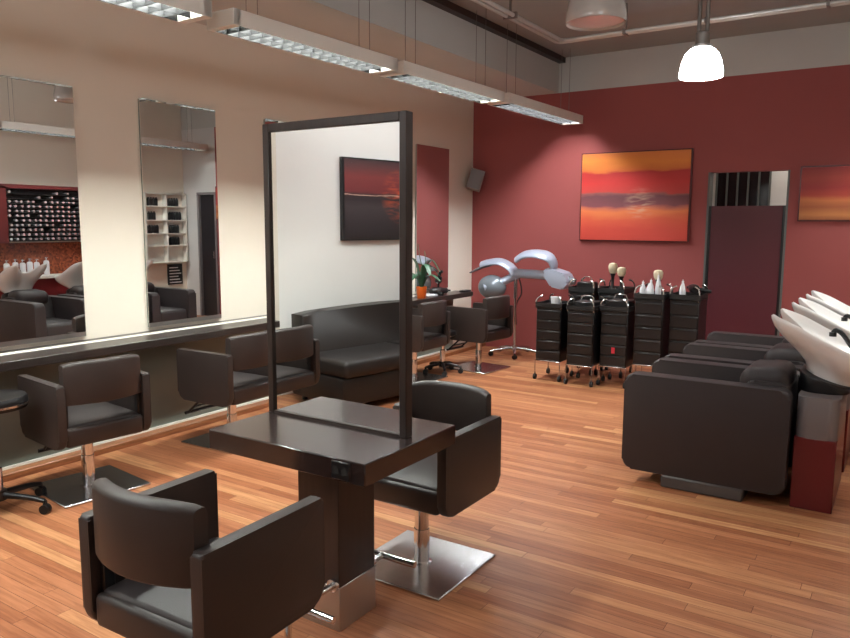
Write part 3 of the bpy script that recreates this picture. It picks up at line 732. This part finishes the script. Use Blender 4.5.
# things on the trolleys
def bottle(name, label, cat, x, y, z, r, h, mats, group, nozzle=True):
    t = thing(name, label, cat, (x, y, z), random.uniform(0, 6), group)
    bm = bmesh.new(); lathe(bm, [(r * .9, 0), (r, .01), (r, h * .35), (r * .75, h * .6), (r * .35, h * .78), (r * .33, h * .84)], n=18); finish('body', bm, mats[0], t)
    bm = bmesh.new(); lathe(bm, [(r * .38, h * .84), (r * .38, h * .9), (r * .15, h * .92), (r * .08, h)], n=12); finish('nozzle', bm, mats[1], t)
    return t
zt = .7725
zh = .7725 * 1.17 + .0005
for i, (x, y, h, lb) in enumerate([(-2.155, 7.2, .15, 'leftmost'), (-2.115, 7.26, .12, 'second from left'), (-2.08, 7.21, .17, 'third from left'), (-2.02, 7.25, .22, 'tallest'), (-1.80, 7.3, .17, 'rightmost, on the last trolley')]):
    bottle('applicator_bottle', f'white pointed applicator bottle on a trolley, {lb} of the five', 'bottle', x, y, zh, .03, h, (M['white'], M['white']), 'white applicator bottles')
for x, y, h, lb in ((-2.60, 7.60, .29, 'tall cream-headed brush standing on the back trolley, taller of the pair'), (-2.50, 7.58, .25, 'cream-headed brush on the back trolley, shorter of the pair'), (-2.05, 7.34, .25, 'cream-headed brush standing among the white applicator bottles')):
    t = thing('neck_brush', lb, 'brush', (x, y, zh), 0, 'cream neck brushes')
    bm = bmesh.new(); lathe(bm, [(.035, 0), (.035, .02), (.015, .05), (.018, h * .5), (.03, h * .62)], n=16); finish('handle', bm, M['black'], t)
    bm = bmesh.new(); lathe(bm, [(.03, h * .62), (.042, h * .7), (.048, h * .88), (.038, h * .97), (.015, h)], n=16); finish('bristles', bm, M['cream'], t)
t = bmesh.new(); lathe(t, [(.03, 0), (.045, .01), (.058, .085), (.052, .085), (.04, .02), (.01, .016)], (0, 0, 0), 24)
o = tag(finish('tint_bowl', t, M['white']), 'white tint bowl on the leftmost trolley', 'bowl'); o.location = (-2.99, 7.02, zt)
def blackbox(name, label, cat, x, y, w, d, h, rz=0, grp=None, z=zt):
    t = thing(name, label, cat, (x, y, z), rz, grp)
    finish('tray', B(-w, w, -d, d, 0, h, r=.008, seg=1), M['black'], t)
    bm = bmesh.new(); tube(bm, crom([(-w * .6, 0, h), (-w * .4, 0, h + .05), (w * .4, 0, h + .05), (w * .6, 0, h)], 5), .006, 8); finish('handle', bm, M['chrome'], t)
    return t
blackbox('tool_caddy', 'black tool caddy with wire handle on the second front trolley', 'caddy', -2.66, 7.05, .11, .12, .06)
blackbox('tool_caddy', 'black tool caddy with wire handle on the third front trolley', 'caddy', -2.365, 7.18, .11, .12, .08)
blackbox('tool_caddy', 'black tool caddy on the back-row trolley behind the second', 'caddy', -2.86, 7.55, .09, .08, .08, z=zh)
# hair dryer lying on the last trolley
def hairdryer(label, loc, rz):
    t = thing('hair_dryer', label, 'hair dryer', loc, rz, 'black hand-held hair dryers')
    bm = bmesh.new(); tube(bm, [(-.11, 0, .045), (-.08, 0, .045), (.02, 0, .045), (.09, 0, .045), (.13, 0, .045)], [.034, .044, .044, .032, .03], 16); finish('barrel', bm, M['black'], t)
    bm = bmesh.new(); tube(bm, [(-.04, -.02, .04), (-.055, -.08, .03), (-.065, -.15, .022)], [.021, .02, .017], 12); finish('grip', bm, M['black_matte'], t)
    bm = bmesh.new(); box(bm, .13, .17, -.036, .036, .035, .055, r=.004, seg=1); finish('nozzle', bm, M['black_matte'], t)
    return t
hairdryer('black hair dryer lying on the trolley nearest the doorway', (-1.72, 7.40, .937), 2.0)
hairdryer('black hair dryer lying on the shelf below the far wall mirror', (-4.52, 7.18, .7785), 1.3)
# brush holder on the shelf
t = thing('tool_holder', 'black upright tool holder on the shelf beside the far wall mirror', 'holder', (-4.58, 7.28, .7785))
bm = bmesh.new(); lathe(bm, [(.05, 0), (.05, .015), (.012, .02), (.012, .12), (.04, .14), (.042, .2), (.03, .2)], n=18); finish('stand', bm, M['black'], t)
bm = bmesh.new(); tube(bm, [(0, 0, .19), (.02, 0, .25), (.05, .01, .27)], .018, 10); finish('iron', bm, M['black_matte'], t)
tag(finish('hair_comb', B(-4.5, -4.42, 7.62, 7.78, .7785, .80, r=.006, seg=1), M['black']), 'black comb case lying near the shelf\'s far end', 'comb case')
tag(finish('folded_towel', B(-4.62, -4.46, 6.86, 7.08, .7785, .80, r=.008, seg=2), M['white']), 'folded white towel on the shelf right of the orange pot', 'towel')
# orchid
t = thing('potted_orchid', 'green-leaved orchid in an orange pot on the shelf beside the framed mirror', 'plant', (-4.46, 6.74, .7785))
bm = bmesh.new(); lathe(bm, [(.045, 0), (.048, .004), (.06, .13), (.054, .13), (.05, .115), (.01, .112)], n=24); finish('pot', bm, M['orange'], t)
bm = bmesh.new()
for k in range(9):
    a = k * 2.4; ln = .2 + .12 * random.random(); c, s = math.cos(a), math.sin(a); h = .14 + .2 * random.random()
    pts = crom([(.01 * c, .01 * s, .11), (.06 * c, .06 * s, .11 + h * .8), (ln * .6 * c, ln * .6 * s, .11 + h), (ln * c, ln * s, .11 + h * .6)], 5); N = len(pts)
    tube(bm, pts, [.004] * N, 8, rb=[.006 + .03 * math.sin(PI * min(1, i / N * 1.02)) ** .7 for i in range(N)], up=(c, s, .3))
finish('leaves', bm, M['leaf'], t, 60)
bm = bmesh.new(); tube(bm, crom([(0, 0, .11), (.01, .01, .3), (-.03, .01, .45), (-.01, -.06, .6)], 6), .004, 6); tube(bm, crom([(0, 0, .11), (.03, -.01, .3), (.05, .0, .4), (.02, .03, .52)], 6), .004, 6); finish('flower_stem', bm, M['stem'], t)

# ------------------------------------------------------------------ right wall, seen in the wall mirrors
t = thing('wash_counter', 'red counter with pale top behind the wash basins, reflected in the leftmost mirror', 'counter', (XR, 6.1, 0))
finish('cabinet', B(-.3, -.004, -1.2, 1.2, 0, .80, r=.004, seg=1), M['red_cab'], t)
finish('worktop', B(-.33, -.004, -1.22, 1.22, .80, .84, r=.005, seg=1), M['white_metal'], t)
finish('splashback', B(-.018, -.004, -1.2, 1.2, .84, 1.30), M['tileorange'], t, 0)
t = thing('tube_rack', 'black wall rack full of colour tubes, reflected in the leftmost mirror', 'rack', (XR, 6.1, 0))
finish('back_board', B(-.02, -.004, -.74, 1.0, 1.32, 2.06), M['black_matte'], t, 0)
bm = bmesh.new(); box(bm, -.13, -.004, -.90, -.72, 1.30, 2.08); box(bm, -.13, -.004, .99, 1.05, 1.3, 2.08); box(bm, -.13, -.004, -.9, 1.05, 2.055, 2.11)
finish('rack_frame', bm, M['rack_red'], t, 0)
nr, nc = 11, 20
for k in range(nr):
    z = 1.335 + k * .065
    finish('rack_shelf', B(-.12, -.02, -.72, .99, z - .008, z, r=0), M['silver_cap'] if 0 else M['black'], t, 0)
bm = bmesh.new(); cyl(bm, (0, 0, 0), .019, -.06, .05, 10, axis=0); proto = None
me_t = None
for k in range(nr):
    z = 1.335 + k * .065
    for c in range(nc):
        if (k >= nr - 2 and random.random() < .6) or random.random() < .06: continue
        y = 6.1 - .68 + c * .085 + random.uniform(-.012, .012)
        if proto is None:
            proto = finish('colour_tube', bm, M['silver_cap'], None); tag(proto, 'small silver-ended colour tube lying in the black wall rack', 'tube', 'colour tubes in the wall rack'); o = proto
        else:
            o = proto.copy(); COL.objects.link(o)
        o.location = (XR - .072, y, z + .0195)
# bottles on the counter
cb = [(5.3, .2), (5.42, .21), (5.52, .2), (5.62, .21), (5.72, .2), (5.86, .22), (6.45, .2)]
def counter_bottle(x, y, h, lb, col):
    t = thing('pump_bottle', lb, 'bottle', (x, y, .8405), 0, 'pump bottles on the wash counter')
    bm = bmesh.new(); lathe(bm, [(.036, 0), (.038, .008), (.038, h * .72), (.03, h * .8), (.014, h * .82)], n=18); finish('body', bm, col, t)
    bm = bmesh.new(); lathe(bm, [(.012, h * .82), (.012, h * .95), (.02, h * .96), (.02, h)], n=12); box(bm, -.045, 0, -.007, .007, h * .965, h * .995); finish('pump', bm, M['silver_cap'], t)
names = ['leftmost in the reflection', 'second from left in the reflection', 'third from left in the reflection', 'fourth from left in the reflection', 'fifth from left in the reflection', 'beside the first basin\'s horn', 'standing alone before the orange mosaic']
for (y, h), nm in zip(cb, names):
    counter_bottle(.78, y, h * 1.15, 'white pump bottle on the red wash counter, ' + nm, M['white'])
# white display
t = thing('product_display', 'white wall display of hair products, reflected in the second mirror', 'display', (XR, 8.0, 0))
bm = bmesh.new(); box(bm, -.02, -.004, -.42, .40, .92, 2.08)
for y in (-.42, -.01, .38): box(bm, -.12, -.004, y, y + .02, .92, 2.08)
for z in (.92, 1.2, 1.4, 1.62, 1.85, 2.06): box(bm, -.12, -.004, -.42, .4, z, z + .015)
finish('carcass', bm, M['white_metal'], t, 0)
pb = None
for row, z in enumerate((1.215, 1.415, 1.635, 1.865)):
    for col in (0, 1):
        n0 = [(0, 5), (5, 5), (3, 6), (4, 5)][row][col]
        for k in range(n0):
            y = 8.0 + (-.36 if col == 0 else .05) + .05 * k + (.05 if n0 < 5 else 0)
            if pb is None:
                bm = bmesh.new(); box(bm, -.02, .02, -.019, .019, 0, .12, r=.004, seg=1); box(bm, -.01, .01, -.01, .01, .12, .14)
                pb = finish('product_bottle', bm, M['black']); tag(pb, 'small dark product bottle on the white wall display', 'bottle', 'dark bottles on the white display'); o = pb
            else:
                o = pb.copy(); COL.objects.link(o)
            o.location = (XR - .06, y, z)
t = thing('notice_board', 'small black board with pale lines below the white display, in the second mirror', 'board', (XR - .0005, 8.2, .74))
finish('board', B(-.015, 0, -.15, .15, -.2, .15), M['black_matte'], t, 0)
bm = bmesh.new()
for k in range(6): box(bm, -.0185, -.015, -.12, .12 - .03 * (k % 3), -.17 + k * .05, -.155 + k * .05)
finish('pale_line', bm, M['white'], t, 0)

# ------------------------------------------------------------------ unseen fill light added behind the doorway
l = bpy.data.lights.new('back_room_fill', 'POINT'); l.energy = 9; l.shadow_soft_size = .1; l.color = (1, .95, .85)
o = bpy.data.objects.new('back_room_fill', l); o.location = (-1.2, YB + .9, 2.7); COL.objects.link(o)

# ------------------------------------------------------------------ world, camera
w = bpy.data.worlds.new('World'); scn.world = w; w.use_nodes = True
w.node_tree.nodes['Background'].inputs[0].default_value = (.5, .48, .46, 1); w.node_tree.nodes['Background'].inputs[1].default_value = .05
cam = bpy.data.cameras.new('camera'); co = bpy.data.objects.new('camera', cam); COL.objects.link(co)
F = 735.07; yaw, pitch, roll = .579611, .1294495, .0046015
f = Vector((-math.sin(yaw) * math.cos(pitch), math.cos(yaw) * math.cos(pitch), -math.sin(pitch)))
r = Vector((math.cos(yaw), math.sin(yaw), 0)); u = r.cross(f)
r2 = r * math.cos(roll) + u * math.sin(roll); u2 = -r * math.sin(roll) + u * math.cos(roll)
co.matrix_world = Matrix(((r2.x, u2.x, -f.x, 0), (r2.y, u2.y, -f.y, 0), (r2.z, u2.z, -f.z, 1.6), (0, 0, 0, 1)))
cam.sensor_width = 36; cam.lens = F / 850 * 36; cam.clip_start = .05
scn.camera = co
scn.view_settings.view_transform = 'Standard'; scn.view_settings.look = 'None'; scn.view_settings.gamma = 1; scn.view_settings.use_curve_mapping = False
scn.view_settings.exposure = 0
scn.cycles.max_bounces = 10; scn.cycles.glossy_bounces = 6; scn.cycles.diffuse_bounces = 5
scn.cycles.sample_clamp_indirect = 6
scn.cycles.use_denoising = True
